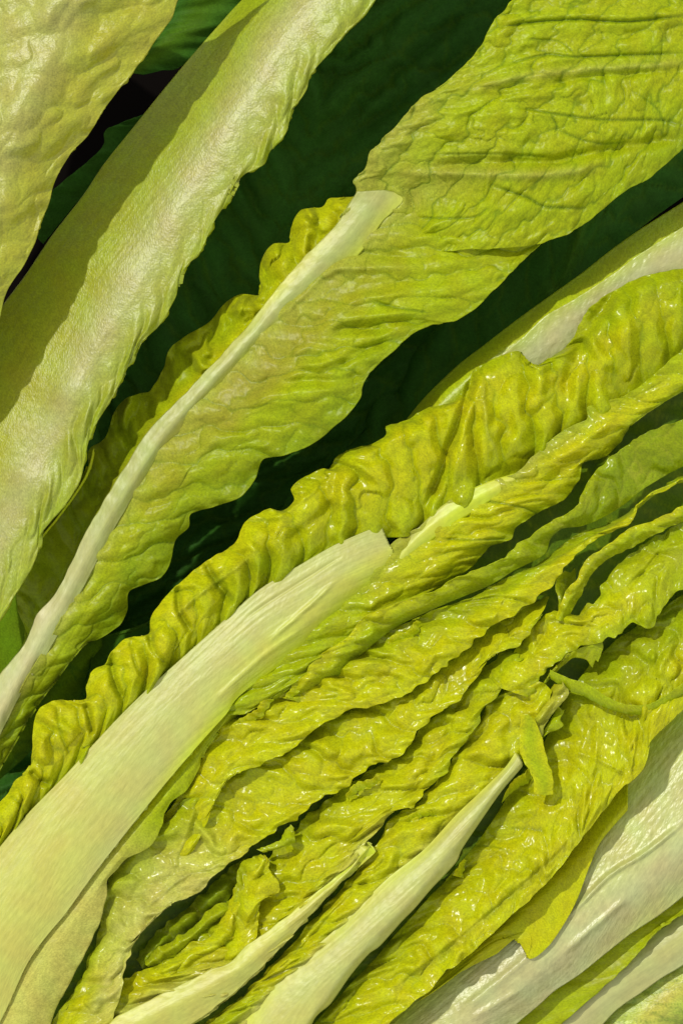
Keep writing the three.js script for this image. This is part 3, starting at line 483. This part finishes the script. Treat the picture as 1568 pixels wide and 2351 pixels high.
heartStrip({
  seed: 42, lift: (u) => -50 * (1 - sm(0, 0.16, u)), hs: [-20, -2, 16, 26], label: 'strip of leaf with a bright edge beside the dark crevice',
  rails: ['300,2010,-30 375,1880,-30 440,1770,-30 490,1690,-30 530,1650,-4 585,1625,4 602,1600,6 625,1582,8 690,1562,6 760,1520,0 850,1480,-6 950,1420,-12 1060,1380,-20 1160,1330,-26 1240,1290,-30 1320,1230,-26 1420,1190,-16 1500,1130,-6 1620,1060,0', '350,2010,0 430,1880,0 490,1780,-20 560,1700,4 620,1650,12 700,1600,16 800,1550,18 900,1500,18 1000,1440,14 1100,1390,8 1180,1340,4 1260,1290,2 1340,1240,4 1430,1190,10 1510,1130,14 1640,1070,20',
    '400,2010,4 460,1900,4 490,1840,14 530,1770,22 620,1700,28 700,1650,30 790,1600,32 880,1560,32 980,1500,30 1080,1430,26 1170,1370,22 1240,1320,20 1310,1268,22 1360,1232,24 1440,1190,28 1500,1130,30 1640,1080,30',
    '420,1990,-6 470,1905,2 488,1850,6 525,1785,10 620,1748,12 683,1714,14 736,1666,16 806,1630,18 873,1618,18 956,1578,18 1046,1512,16 1113,1452,14 1190,1402,12 1229,1376,14 1263,1346,16 1296,1300,18 1336,1263,20 1363,1240,22 1406,1220,26 1439,1206,28 1457,1190,30 1460,1163,32 1489,1137,34 1526,1126,34 1549,1109,34 1640,1060,34'],
  colors: [[YEL, YEL, YG, YG, OL, OL], [YEL, YEL, YEL, YG, YG, YG], [YEL, YEL, YEL, YEL, YEL, YG], [YEL, YEL, YEL, YEL, YEL, YEL]],
  creases: [{ p: '906,1460 950,1446 958,1424', w: 3, d: 7 }, { p: '560,1725 600,1690 680,1660 760,1610', w: 10, d: -10 }, { p: '670,1614 750,1604 803,1597 850,1592', w: 4, w2: 14, d: -9 }, { p: '1240,1130 1280,1080', w: 2, d: 3 }, { p: '1000,1490 990,1520 960,1560', w: 3, d: 5 }, { p: '1155,1370 1120,1450', w: 3, d: 5 }],
  bumps: [[1200, 1335, 50, 26, 16, -0.6], [1160, 1450, 40, 20, 12, -0.5], [660, 1690, 40, 18, 12, -0.3]],
});
heartStrip({
  seed: 43, hs: [-28, -8, 8, 18], label: 'broad yellow strip of leaf between two seams',
  rails: ['60,2440,-30 160,2290,-30 230,2140,-26 225,2060,-24 290,1960,-24 380,1890,-20 450,1810,-14 560,1740,-10 700,1690,-6 790,1620,-4 880,1600,-2 980,1550,-2 1080,1470,0 1180,1400,0 1260,1370,4', '110,2440,-10 190,2300,-8 260,2170,-8 380,2040,-4 470,1940,2 560,1850,8 660,1780,12 760,1710,14 870,1650,14 980,1590,14 1080,1510,12 1180,1440,10 1250,1395,8', '170,2440,2 230,2300,4 280,2190,6 390,2070,12 480,1990,16 590,1900,20 690,1830,24 790,1760,26 880,1710,26 970,1640,24 1070,1560,20 1160,1470,16 1235,1420,12',
    '230,2440,-16 270,2300,-16 300,2190,-14 330,2130,-8 395,2075,-4 460,2046,-2 507,1996,0 556,1962,2 596,1932,4 656,1892,6 690,1876,6 736,1832,8 790,1812,8 812,1790,10 856,1756,10 916,1739,10 956,1686,10 1006,1636,10 1046,1612,8 1089,1559,8 1123,1509,8 1163,1493,8 1190,1480,6 1246,1410,4'],
  colors: [[YG, YG, YG, YG, YG, YG, YG], [YEL, YEL, BASE, BASE, YEL, YEL, YEL, YEL, YEL, YEL], [YEL, BASE, BASE, BASE, YEL, YEL, YEL, YEL, YEL, YEL], [YEL, BASE, BASE, BASE, YEL, YEL, YEL, YEL, YEL, YG]],
  creases: [{ p: '330,2090 400,2030 430,2008 500,1990', w: 4, d: 6, c: RIB, ca: 0.4 }, { p: '530,1950 620,1880 560,1850', w: 16, d: -12 }, { p: '450,1820 440,1880 410,1960', w: 8, d: 8 }], bumps: [[430, 1870, 34, 60, 14, 0.6], [740, 1760, 60, 30, 10, -0.5]],
});
// small ruffled leaves down in the crevice
for (const [s, rails, c] of [
  [44, ['310,2200,-70 350,2150,-60 420,2090,-55 490,2030,-55 560,1970,-60', '320,2210,-50 370,2160,-40 440,2100,-36 510,2040,-36 580,1985,-46', '330,2230,-60 390,2180,-56 460,2120,-52 530,2060,-52 600,2000,-60'], OL],
  [45, ['330,2200,-40 380,2165,-26 440,2130,-20 480,2090,-20 520,2070,-26', '335,2215,-24 390,2180,-12 450,2140,-6 495,2105,-6 530,2085,-14', '350,2225,-40 400,2200,-30 460,2150,-28 505,2110,-28 545,2095,-30'], YG],
  [46, ['345,2230,-30 400,2195,-16 440,2165,-12 480,2155,-12 520,2080,-10 540,2040,-6 590,1965,-4', '380,2245,-12 430,2200,0 480,2185,4 520,2150,8 550,2080,10 610,1975,8', '400,2250,-30 430,2215,-24 450,2190,-20 480,2196,-20 530,2160,-16 570,2100,-16 615,1990,-16'], YEL],
]) heartStrip({ seed: s, rails, colors: [c, c, c], sp: 3.5, ruffle: { amp: 9, lam: 34, w: 12, out: 8 }, blister: { size: 44, amp: 7, long: 1.2, vein: 0.5 } });
heartStrip({
  seed: 47, lift: (u) => -45 * (1 - sm(0, 0.3, u)), hs: [4, 18, 26], label: 'small curled leaf tip in the crevice', sp: 4,
  rails: ['480,2250,-10 520,2150,4 540,2050,14 550,1985,18 575,1970,20 600,1962,22', '500,2260,10 550,2160,26 580,2070,32 590,2010,32 605,1985,30 615,1970,26', '540,2270,-10 590,2150,10 598,2072,14 640,2050,22 642,2030,24 628,2010,24 618,1995,22 620,1980,22 605,1962,22'],
  colors: [YG, YEL, YEL], ruffle: { amp: 8, lam: 18, w: 8, out: 4 },
});
heartStrip({ seed: 48, sp: 4, label: 'frilled leaf tip hanging into the dark crevice', rails: ['590,1950,10 640,1930,16 655,1905,18 668,1893,18', '600,1955,12 650,1940,20 664,1920,22 675,1900,20', '605,1958,8 650,1945,12 676,1935,14 676,1915,14 672,1898,16'], colors: [YG, YG, YG], ruffle: { amp: 4, lam: 14, w: 8, out: 3 } });
const paleStrip = heartStrip({
  seed: 49, hs: [-36, -10, 8, 18], label: 'yellow strip of leaf with a pale base beside the core',
  rails: ['60,2400,-30 170,2330,-24 260,2260,-24 330,2230,-30 420,2180,-36 520,2080,-40 600,1990,-44 700,1880,-36 800,1800,-24 900,1740,-16 1000,1640,-8 1080,1560,-4 1160,1490,0', '80,2420,-4 200,2340,4 310,2270,8 420,2220,6 540,2130,4 620,2040,4 700,1960,4 790,1880,8 880,1800,12 970,1720,14 1060,1630,14 1140,1540,12 1190,1500,8',
    '180,2420,2 280,2350,10 400,2280,18 520,2210,22 620,2130,24 700,2050,26 770,1970,26 840,1890,28 920,1820,28 1000,1740,26 1070,1660,22 1140,1580,16 1190,1510,10',
    '340,2420,-6 440,2355,0 523,2294,6 623,2201,12 690,2128,14 756,2055,16 806,2001,16 830,1969,16 836,1946,16 870,1899,16 906,1862,16 953,1850,16 973,1816,14 1033,1766,12 1043,1731,12 1093,1671,8 1113,1626,6 1170,1560,4 1200,1510,0'],
  colors: [[YEL, YEL, YG, YG, YG, YG, YG], [YEL, YEL, YEL, YEL, YEL, YEL, YG], [BASE, BASE, YEL, YEL, YEL, YEL, YG], [BASE, BASE, BASE, BASE, YEL, YG, YG]],
  creases: [{ p: '360,2340 420,2290 520,2240', w: 3, d: -4 }, { p: '1078,1586 1043,1631 1028,1686 998,1741 970,1790 945,1830', w: 5, w2: 10, d: -10 }, { p: '720,2000 690,2080 700,2120', w: 4, d: 4 }],
  bumps: [[235, 2270, 60, 14, 10, 0.1], [230, 2300, 20, 20, 8, 0], [370, 2260, 20, 12, 8, 0]],
});
heartStrip({
  seed: 51, hs: [-12, 6, 16, 14], label: 'narrow yellow leaf lying along the core rib',
  rails: ['400,2400,-20 540,2300,-16 640,2200,-10 720,2110,-4 800,2020,0 850,1960,4 900,1880,8 960,1840,10 1010,1780,10 1070,1700,10 1110,1630,8 1180,1560,4', '430,2400,0 560,2295,6 660,2205,12 740,2115,16 820,2025,20 880,1950,22 940,1880,24 1010,1820,24 1070,1750,24 1130,1670,22 1180,1600,16 1220,1560,8', '470,2400,4 600,2280,10 700,2190,16 780,2110,20 860,2030,24 930,1960,26 1000,1890,28 1070,1820,28 1140,1750,26 1190,1690,22 1220,1640,16 1250,1570,10', '520,2400,-20 620,2290,-14 720,2200,-10 810,2110,-6 890,2040,-2 960,1970,0 1040,1890,2 1110,1820,4 1170,1770,6 1210,1730,6 1235,1670,4 1270,1590,0'],
  colors: [[YEL, YEL, YEL, YEL, YG], [YG, YEL, YEL, YEL, YEL], [YG, YEL, YEL, YEL, YEL], [BASE, BASE, BASE, YEL, YEL]],
  creases: [{ p: '560,2300 680,2190 760,2100 830,2030 900,1960', w: 4, w2: 12, d: -10 }, { p: '1113,1626 1093,1671 1043,1735', w: 5, d: -8 }],
});
part('core_rib', heart, sheet({
  seed: 53, thick: 26, rails: ['470,2440,-4 545,2340,4 606,2255,10 690,2198,16 756,2145,20 823,2081,24 890,2015,28 973,1950,32 1046,1871,34 1110,1810,36 1160,1760,36 1182,1727,36', '560,2440,30 640,2320,36 740,2220,42 820,2140,46 900,2060,50 970,1990,54 1040,1910,56 1110,1835,56 1165,1770,52 1192,1740,46', '660,2420,40 730,2310,44 790,2230,48 870,2140,52 940,2070,56 1010,1985,58 1070,1910,58 1130,1830,56 1175,1775,52 1198,1750,44', '690,2420,10 722,2340,14 756,2308,18 770,2290,18 806,2238,20 846,2191,24 873,2171,24 923,2115,26 950,2088,28 990,2041,30 1046,1981,32 1060,1950,32 1100,1890,34 1150,1818,36 1195,1765,36 1200,1756,36'],
  colors: [[YEL, PALE, PALE, PALE, PALE], [RIBY, RIB, RIB, RIB, RIB], [RIBY, RIB, RIB, RIB, RIB], [RIBY, RIB, RIB, RIB, RIB]], fibre: 1.3, soft: 10, fine: 0.8,
}), ribMat, 'pale stem of the core ending in a blunt cut tip');
part('midrib', paleStrip, sheet({
  seed: 90, thick: 20, lift: (u) => 13 * (1 - sm(0.7, 1, u)), rails: ['170,2420,22 273,2332,22 333,2301,22 400,2268,22 483,2228,24 523,2212,26 573,2166,28 640,2118,30 690,2078,30 756,2024,30 806,1985,30 850,1940,26', '230,2430,34 340,2345,36 420,2300,36 500,2258,38 560,2218,38 620,2165,38 680,2112,38 735,2060,38 790,2010,36 830,1965,32 852,1938,28', '330,2430,18 440,2353,18 523,2292,20 570,2250,20 623,2199,22 690,2126,24 756,2053,26 806,1999,28 830,1967,28 856,1936,26'],
  colors: [[PALE, RIBY, PALE, YG], [RIBY, RIBY, RIBY, PALE], [RIBY, RIBY, RIBY, PALE]], fibre: 1.2, soft: 12, ruffle: { amp: 2, lam: 60, out: 4 },
}), ribMat);
// leaves at the upper right of the heart
heartStrip({
  seed: 55, hs: [26, 26, 8], label: 'thin wavy leaf edge rising from the dark crevice',
  rails: ['1275,1420,-6 1286,1384,6 1294,1364,10 1310,1345,14 1326,1326,18 1338,1294,22 1353,1276,26 1379,1262,28 1446,1213,30 1513,1189,32 1640,1120,32', '1285,1425,4 1300,1385,16 1320,1360,22 1338,1330,26 1352,1302,30 1375,1280,34 1410,1255,36 1460,1228,38 1530,1200,38 1660,1140,38', '1296,1425,-10 1320,1390,0 1340,1354,6 1352,1325,10 1368,1305,14 1400,1280,18 1440,1262,22 1500,1230,24 1560,1200,26 1680,1160,26'],
  colors: [YEL, YG, YG], ruffle: { amp: 8, lam: 24, w: 10, out: 4 },
});
heartStrip({ seed: 56, label: 'tiny curled leaf lobe in the crevice', sp: 4, rails: ['1278,1420,-8 1282,1380,4 1274,1350,8 1280,1325,6 1296,1310,4', '1284,1420,-2 1290,1380,6 1290,1350,-2 1300,1330,-6 1310,1315,-4', '1290,1420,-14 1300,1370,-20 1316,1345,-22 1322,1325,-14 1318,1305,-6'], colors: [YG, OL, OL], ruffle: { amp: 3, lam: 16, w: 8, out: 2 } });
heartStrip({
  seed: 57, hs: [-6, 10, 22, 30], label: 'broad crinkled leaf with glossy folds above the core',
  rails: ['1130,1560,-10 1190,1480,2 1245,1412,10 1284,1402,12 1322,1410,8 1338,1394,10 1352,1386,12 1366,1388,10 1380,1350,4 1400,1310,4 1450,1270,10 1530,1220,14 1650,1150,16', '1150,1580,6 1220,1500,18 1290,1440,26 1350,1415,28 1400,1380,26 1450,1310,24 1520,1260,24 1660,1180,26', '1180,1590,10 1250,1520,22 1320,1460,30 1390,1420,34 1450,1370,34 1510,1310,32 1590,1250,32 1690,1200,32', '1210,1600,-4 1246,1548,4 1290,1510,8 1333,1483,14 1379,1470,18 1419,1456,20 1445,1430,22 1470,1438,22 1482,1442,22 1500,1432,22 1508,1412,22 1529,1386,24 1559,1356,26 1680,1280,28'],
  colors: [[YG, YEL, YG, OL, OL], [YEL, YEL, YEL, YG, YG], [YEL, YEL, YEL, YG, YG], [YG, YG, YG, YG, YG]], 
  creases: [{ p: '1515,1265 1480,1310 1440,1350', w: 4, d: -12 }, { p: '1540,1190 1525,1235 1500,1265', w: 3, d: -5 }, { p: '1330,1450 1345,1435 1362,1432 1380,1442 1388,1432 1400,1428', w: 2.6, d: 5 }, { p: '1255,1450 1235,1480 1225,1500', w: 5, d: -9 }],
});
// leaf to the right of the core with the glossy facets
heartStrip({
  seed: 59, ruffle: { amp: 4, lam: 70, w: 14, out: 4 }, hs: [-44, -14, 14, 34], label: 'glossy crumpled leaf to the right of the core', thick: 3,
  rails: ['640,2440,-60 740,2330,-50 850,2210,-44 940,2110,-40 1040,2000,-36 1120,1900,-36 1190,1790,-40 1260,1680,-50 1300,1600,-56 1360,1520,-56 1440,1450,-50 1560,1370,-46 1680,1290,-46', '720,2440,-30 810,2330,-22 920,2220,-16 1020,2110,-12 1110,2000,-10 1190,1910,-8 1260,1820,-10 1320,1720,-16 1370,1630,-30 1430,1550,-36 1510,1470,-36 1600,1400,-30 1720,1330,-30', '780,2440,-10 860,2350,-2 960,2260,2 1060,2160,6 1150,2060,10 1230,1970,12 1300,1880,14 1370,1790,14 1430,1710,10 1480,1630,0 1530,1570,-8 1600,1500,-12 1720,1420,-12',
    '820,2440,-20 896,2346,-16 940,2308,-14 990,2271,-12 1023,2226,-10 1046,2218,-10 1113,2158,-8 1179,2098,-6 1189,2088,-6 1233,2049,-4 1279,1999,-2 1333,1929,0 1379,1869,2 1429,1808,4 1444,1798,6 1473,1769,8 1484,1742,8 1493,1702,8 1539,1659,6 1570,1626,4 1680,1520,0'],
  colors: [[YG, YG, YG, YG, OL, OL], [YEL, YEL, YEL, YEL, YG, OL], [YEL, YEL, YEL, YEL, YEL, YEL], [YEL, YEL, YEL, YEL, YEL, YG]], 
  creases: [{ p: '880,2290 1000,2200 1110,2110 1190,2040 1280,1960 1340,1890', w: 5, w2: 12, d: -9, c: PALE, ca: 0.35 }, { p: '1310,1725 1360,1740 1400,1760 1440,1780', w: 6, w2: 3, d: 10 }, { p: '1460,1680 1455,1720 1445,1780', w: 4, w2: 8, d: 12 }, { p: '1160,1900 1230,1905 1250,1910', w: 2.4, d: -4, c: GRN, ca: 0.5 }, { p: '1060,1940 1140,1945 1180,1965', w: 2.4, d: -4, c: GRN, ca: 0.5 }],
  bumps: [[1330, 1800, 40, 60, 16, 0.3], [1420, 1720, 50, 40, 20, 0.6], [1350, 1690, 36, 20, 10, -0.5], [1500, 1640, 40, 24, 14, -0.7], [1520, 1560, 46, 36, 18, -0.5], [1110, 2090, 34, 22, 12, -0.5], [1150, 2000, 40, 30, 10, -0.6]],
});
heartStrip({ seed: 60, label: 'hanging flap of leaf with a curled notch', sp: 4, rails: ['1230,1600,-4 1260,1560,4 1290,1530,8 1313,1512,10 1328,1510,12 1346,1516,10 1359,1534,4', '1240,1580,4 1270,1540,14 1300,1505,18 1330,1490,20 1355,1492,18 1366,1516,8', '1260,1540,6 1290,1510,14 1320,1485,18 1350,1472,20 1376,1466,20 1384,1488,14 1372,1520,6'], colors: [YG, YG, YG], ruffle: { amp: 3, lam: 20, w: 8, out: 2 } });
heartStrip({ seed: 61, hs: [8, 24, 30], label: 'pale glossy flap beside the core', sp: 4, rails: ['1180,1720,20 1200,1680,28 1225,1640,32 1250,1605,34 1270,1570,30', '1205,1715,24 1225,1672,34 1248,1640,38 1272,1600,38 1290,1572,32', '1228,1705,16 1244,1690,22 1250,1664,26 1280,1625,28 1303,1598,28 1306,1588,28 1290,1566,26'], colors: [YEL, mix3(YEL, PALE, 0.6), PALE], ruffle: { amp: 3, lam: 20, w: 8, out: 3 }, blister: { size: 40, amp: 4 } });
heartStrip({ seed: 62, label: 'small torn leaf scrap beside the core', sp: 4, rails: ['1236,1700,0 1256,1664,2 1270,1640,2 1280,1620,0', '1250,1690,4 1270,1668,8 1282,1650,8 1290,1630,4', '1246,1692,0 1262,1682,2 1280,1676,4 1293,1664,6 1286,1652,6 1296,1630,0'], colors: [YG, YG, YG], ruffle: { amp: 2, lam: 20, w: 8, out: 2 } });
// torn frills along the leaf edges
for (const [sd, a, b] of [
  [80, '655,1600,6 672,1570,14 664,1545,20 668,1532,24', '672,1604,0 700,1575,8 690,1552,10 712,1535,12'], [81, '528,1668,4 556,1648,16 590,1628,22 604,1602,24', '540,1680,-4 575,1664,4 606,1640,8 628,1606,10'],
  [82, '888,1478,6 908,1456,18 940,1448,22 956,1424,24', '900,1486,0 925,1470,8 956,1458,10 966,1428,14'], [83, '792,1826,10 812,1800,20 846,1790,24 868,1780,22', '800,1836,2 826,1816,10 854,1806,12 874,1792,14'],
  [84, '926,1884,12 952,1862,24 990,1862,26 1010,1858,22', '934,1894,4 962,1878,14 990,1874,16 1014,1868,14'], [85, '1160,1820,20 1180,1790,26 1205,1776,26 1212,1758,24', '1150,1846,-10 1184,1812,-6 1210,1800,0 1222,1780,0'],
  [86, '1040,2010,-10 1050,1990,10 1062,1972,14', '1062,2016,-20 1064,1996,-4 1072,1976,0'], [87, '1290,1400,8 1300,1370,26 1318,1350,32 1334,1318,30', '1302,1404,0 1316,1382,14 1336,1356,20 1348,1326,20'],
]) part('leaf_frill', heart, sheet({ seed: sd, sp: 2.6, thick: 2, rails: [a, b], colors: [YEL, YG], ruffle: { amp: 5, lam: 15, w: 8, out: 5 }, fine: 1.5 }), heartBlade);
// loose slivers
part('leaf_sliver', heart, sheet({ seed: 64, sp: 3.5, thick: 3, hs: [44, 46, 42], rails: ['1196,1640,40 1193,1690,44 1194,1732,44 1222,1786,40 1226,1822,36', '1212,1640,48 1216,1690,54 1222,1735,54 1246,1790,50 1248,1826,44', '1226,1650,40 1242,1690,46 1250,1720,46 1268,1786,42 1269,1824,36'], colors: [YEL, YG, YEL], blister: { size: 40, amp: 5, vein: 1, vw: 0.06 }, veinColor: OL, ruffle: { amp: 3, lam: 30, w: 6, out: 3 } }), heartBlade, 'blunt sliver of leaf pointing down across the shaded leaf');
part('leaf_sliver', heart, sheet({ seed: 65, sp: 3.5, thick: 3, hs: [46, 40, 30], rails: ['1262,1538,34 1300,1555,36 1350,1572,38 1392,1600,40 1440,1618,42 1492,1616,42 1534,1592,40 1590,1550,36', '1262,1550,40 1300,1568,42 1348,1588,44 1390,1612,46 1440,1629,48 1495,1627,48 1540,1600,46 1598,1560,42', '1264,1560,30 1300,1582,32 1346,1602,34 1388,1624,36 1440,1640,38 1498,1637,38 1546,1610,36 1605,1568,32'], colors: [YG, YG, OL], ruffle: { amp: 4, lam: 24, w: 6, out: 1.5 } }), heartBlade, 'thin curved sliver arching over the glossy leaf');

// ---------------------------------------------------------------- leaves to the right of the heart
{
  const t = thing('lettuce_leaf', 'leaf with a thick shiny white midrib lying against the cut heart', 'lettuce leaf');
  part('midrib', t, sheet({
    seed: 70, thick: 30, ribRail: 1,
    rails: ['760,2440,-120 900,2310,-115 1040,2170,-110 1150,2060,-106 1240,1940,-104 1340,1815,-100 1430,1715,-100 1550,1590,-100 1680,1450,-100', '900,2440,-70 1020,2310,-62 1140,2210,-58 1260,2110,-54 1370,2000,-52 1480,1900,-50 1600,1800,-50 1720,1700,-50', '1000,2440,-56 1110,2330,-50 1230,2230,-46 1330,2150,-44 1430,2060,-42 1530,1980,-40 1620,1910,-40 1740,1820,-40', '1090,2440,-110 1189,2348,-104 1233,2311,-102 1273,2275,-100 1329,2238,-98 1379,2198,-96 1446,2145,-94 1513,2101,-92 1568,2058,-90 1690,1960,-90'],
    colors: [[YG, YG, YG, OL], [mix3(RIBW, YG, 0.3), RIBW, mix3(RIBW, YG, 0.3), RIBW], [RIBW, RIBW, RIBW, RIBW], [RIB, RIBW, RIB, RIBW]], fibre: 1.6, fine: 1.4, mottle: 1.4, soft: 14,
    creases: [{ p: '1310,2100 1400,2010 1480,1960 1568,1890', w: 7, w2: 4, d: 12 }, { p: '1290,2190 1360,2130 1440,2060', w: 8, d: 8 }, { p: '1060,2320 1160,2240 1230,2180', w: 10, d: 9 }, { p: '1080,2340 1200,2270', w: 8, d: 6 }],
  }), wetRibMat);
  part('leaf_blade', t, sheet({ seed: 71, thick: 4, rails: ['960,2300,-80 1050,2200,-76 1160,2090,-72 1260,1980,-70 1360,1860,-66 1440,1790,-66', '1060,2230,-50 1130,2160,-44 1220,2080,-38 1300,2000,-36 1370,1920,-36 1440,1840,-40', '1140,2190,-46 1206,2136,-34 1220,2162,-28 1212,2200,-32 1232,2196,-30 1264,2166,-28 1300,2112,-28 1326,2061,-28 1353,1988,-30 1380,1930,-34 1440,1860,-44'], colors: [YEL, YEL, YEL], blister: { size: 60, amp: 3, vein: 0.3 }, veinColor: PALE }), outerBlade, 'yellow flap of blade lying on the white midrib');
}
{
  const t = thing('lettuce_leaf', 'green leaf with a pale rib below the thick white midrib', 'lettuce leaf');
  part('leaf_blade', t, sheet({
    seed: 73, thick: 5, rails: ['1025,2430,-180 1145,2320,-175 1235,2240,-170 1335,2165,-165 1415,2100,-160 1513,2030,-155 1625,1940,-150', '1130,2460,-160 1250,2345,-150 1340,2265,-145 1430,2190,-140 1500,2130,-136 1580,2075,-130 1700,1990,-130', '1180,2460,-150 1290,2350,-145 1370,2280,-140 1425,2230,-135 1443,2214,-128 1479,2171,-124 1513,2131,-122 1553,2108,-120 1570,2094,-120 1720,2000,-120'],
    colors: [YG, YG, YG], blister: [{ size: 70, amp: 5, vein: 0.6 }], veinColor: PALE, ruffle: { amp: 6, lam: 50, w: 14, sides: [1] },
  }), outerBlade);
  part('midrib', t, sheet({
    seed: 74, thick: 24, rails: ['1105,2435,-210 1215,2320,-200 1325,2225,-195 1395,2180,-190 1465,2125,-186 1535,2080,-182 1655,1995,-180', '1210,2460,-170 1310,2345,-164 1410,2260,-160 1480,2210,-156 1550,2160,-152 1620,2110,-150 1720,2040,-150', '1290,2460,-190 1396,2338,-184 1429,2308,-180 1473,2278,-178 1519,2245,-176 1570,2214,-174 1720,2110,-170'],
    colors: [[YG, GRN], [RIBW, RIB], [RIB, RIBW]], fibre: 1.2, soft: 12,
  }), ribMat);
}
{
  const t = thing('lettuce_leaf', 'mottled green and white leaf in the corner beyond the pale rib', 'lettuce leaf');
  part('leaf_blade', t, sheet({
    seed: 76, thick: 8, rails: ['1240,2430,-240 1370,2300,-236 1470,2220,-232 1550,2170,-230 1670,2090,-230', '1380,2460,-205 1470,2350,-200 1540,2290,-198 1610,2240,-196 1720,2170,-196', '1480,2460,-220 1560,2380,-216 1640,2310,-214 1740,2240,-214'],
    colors: [GRN, PALE, GRN], fibre: 1.2, blister: [{ size: 50, amp: 5, long: 2.5, vein: 1 }], veinColor: GRN, veinAmount: 0.6, mottle: 2.5,
  }), waxMat);
}

scene.updateMatrixWorld(true);
let tris = 0; scene.traverse((o) => { if (o.isMesh) tris += (o.geometry.index ? o.geometry.index.count : o.geometry.attributes.position.count) / 3; });
console.log('triangles', tris);
renderer.render(scene, camera);
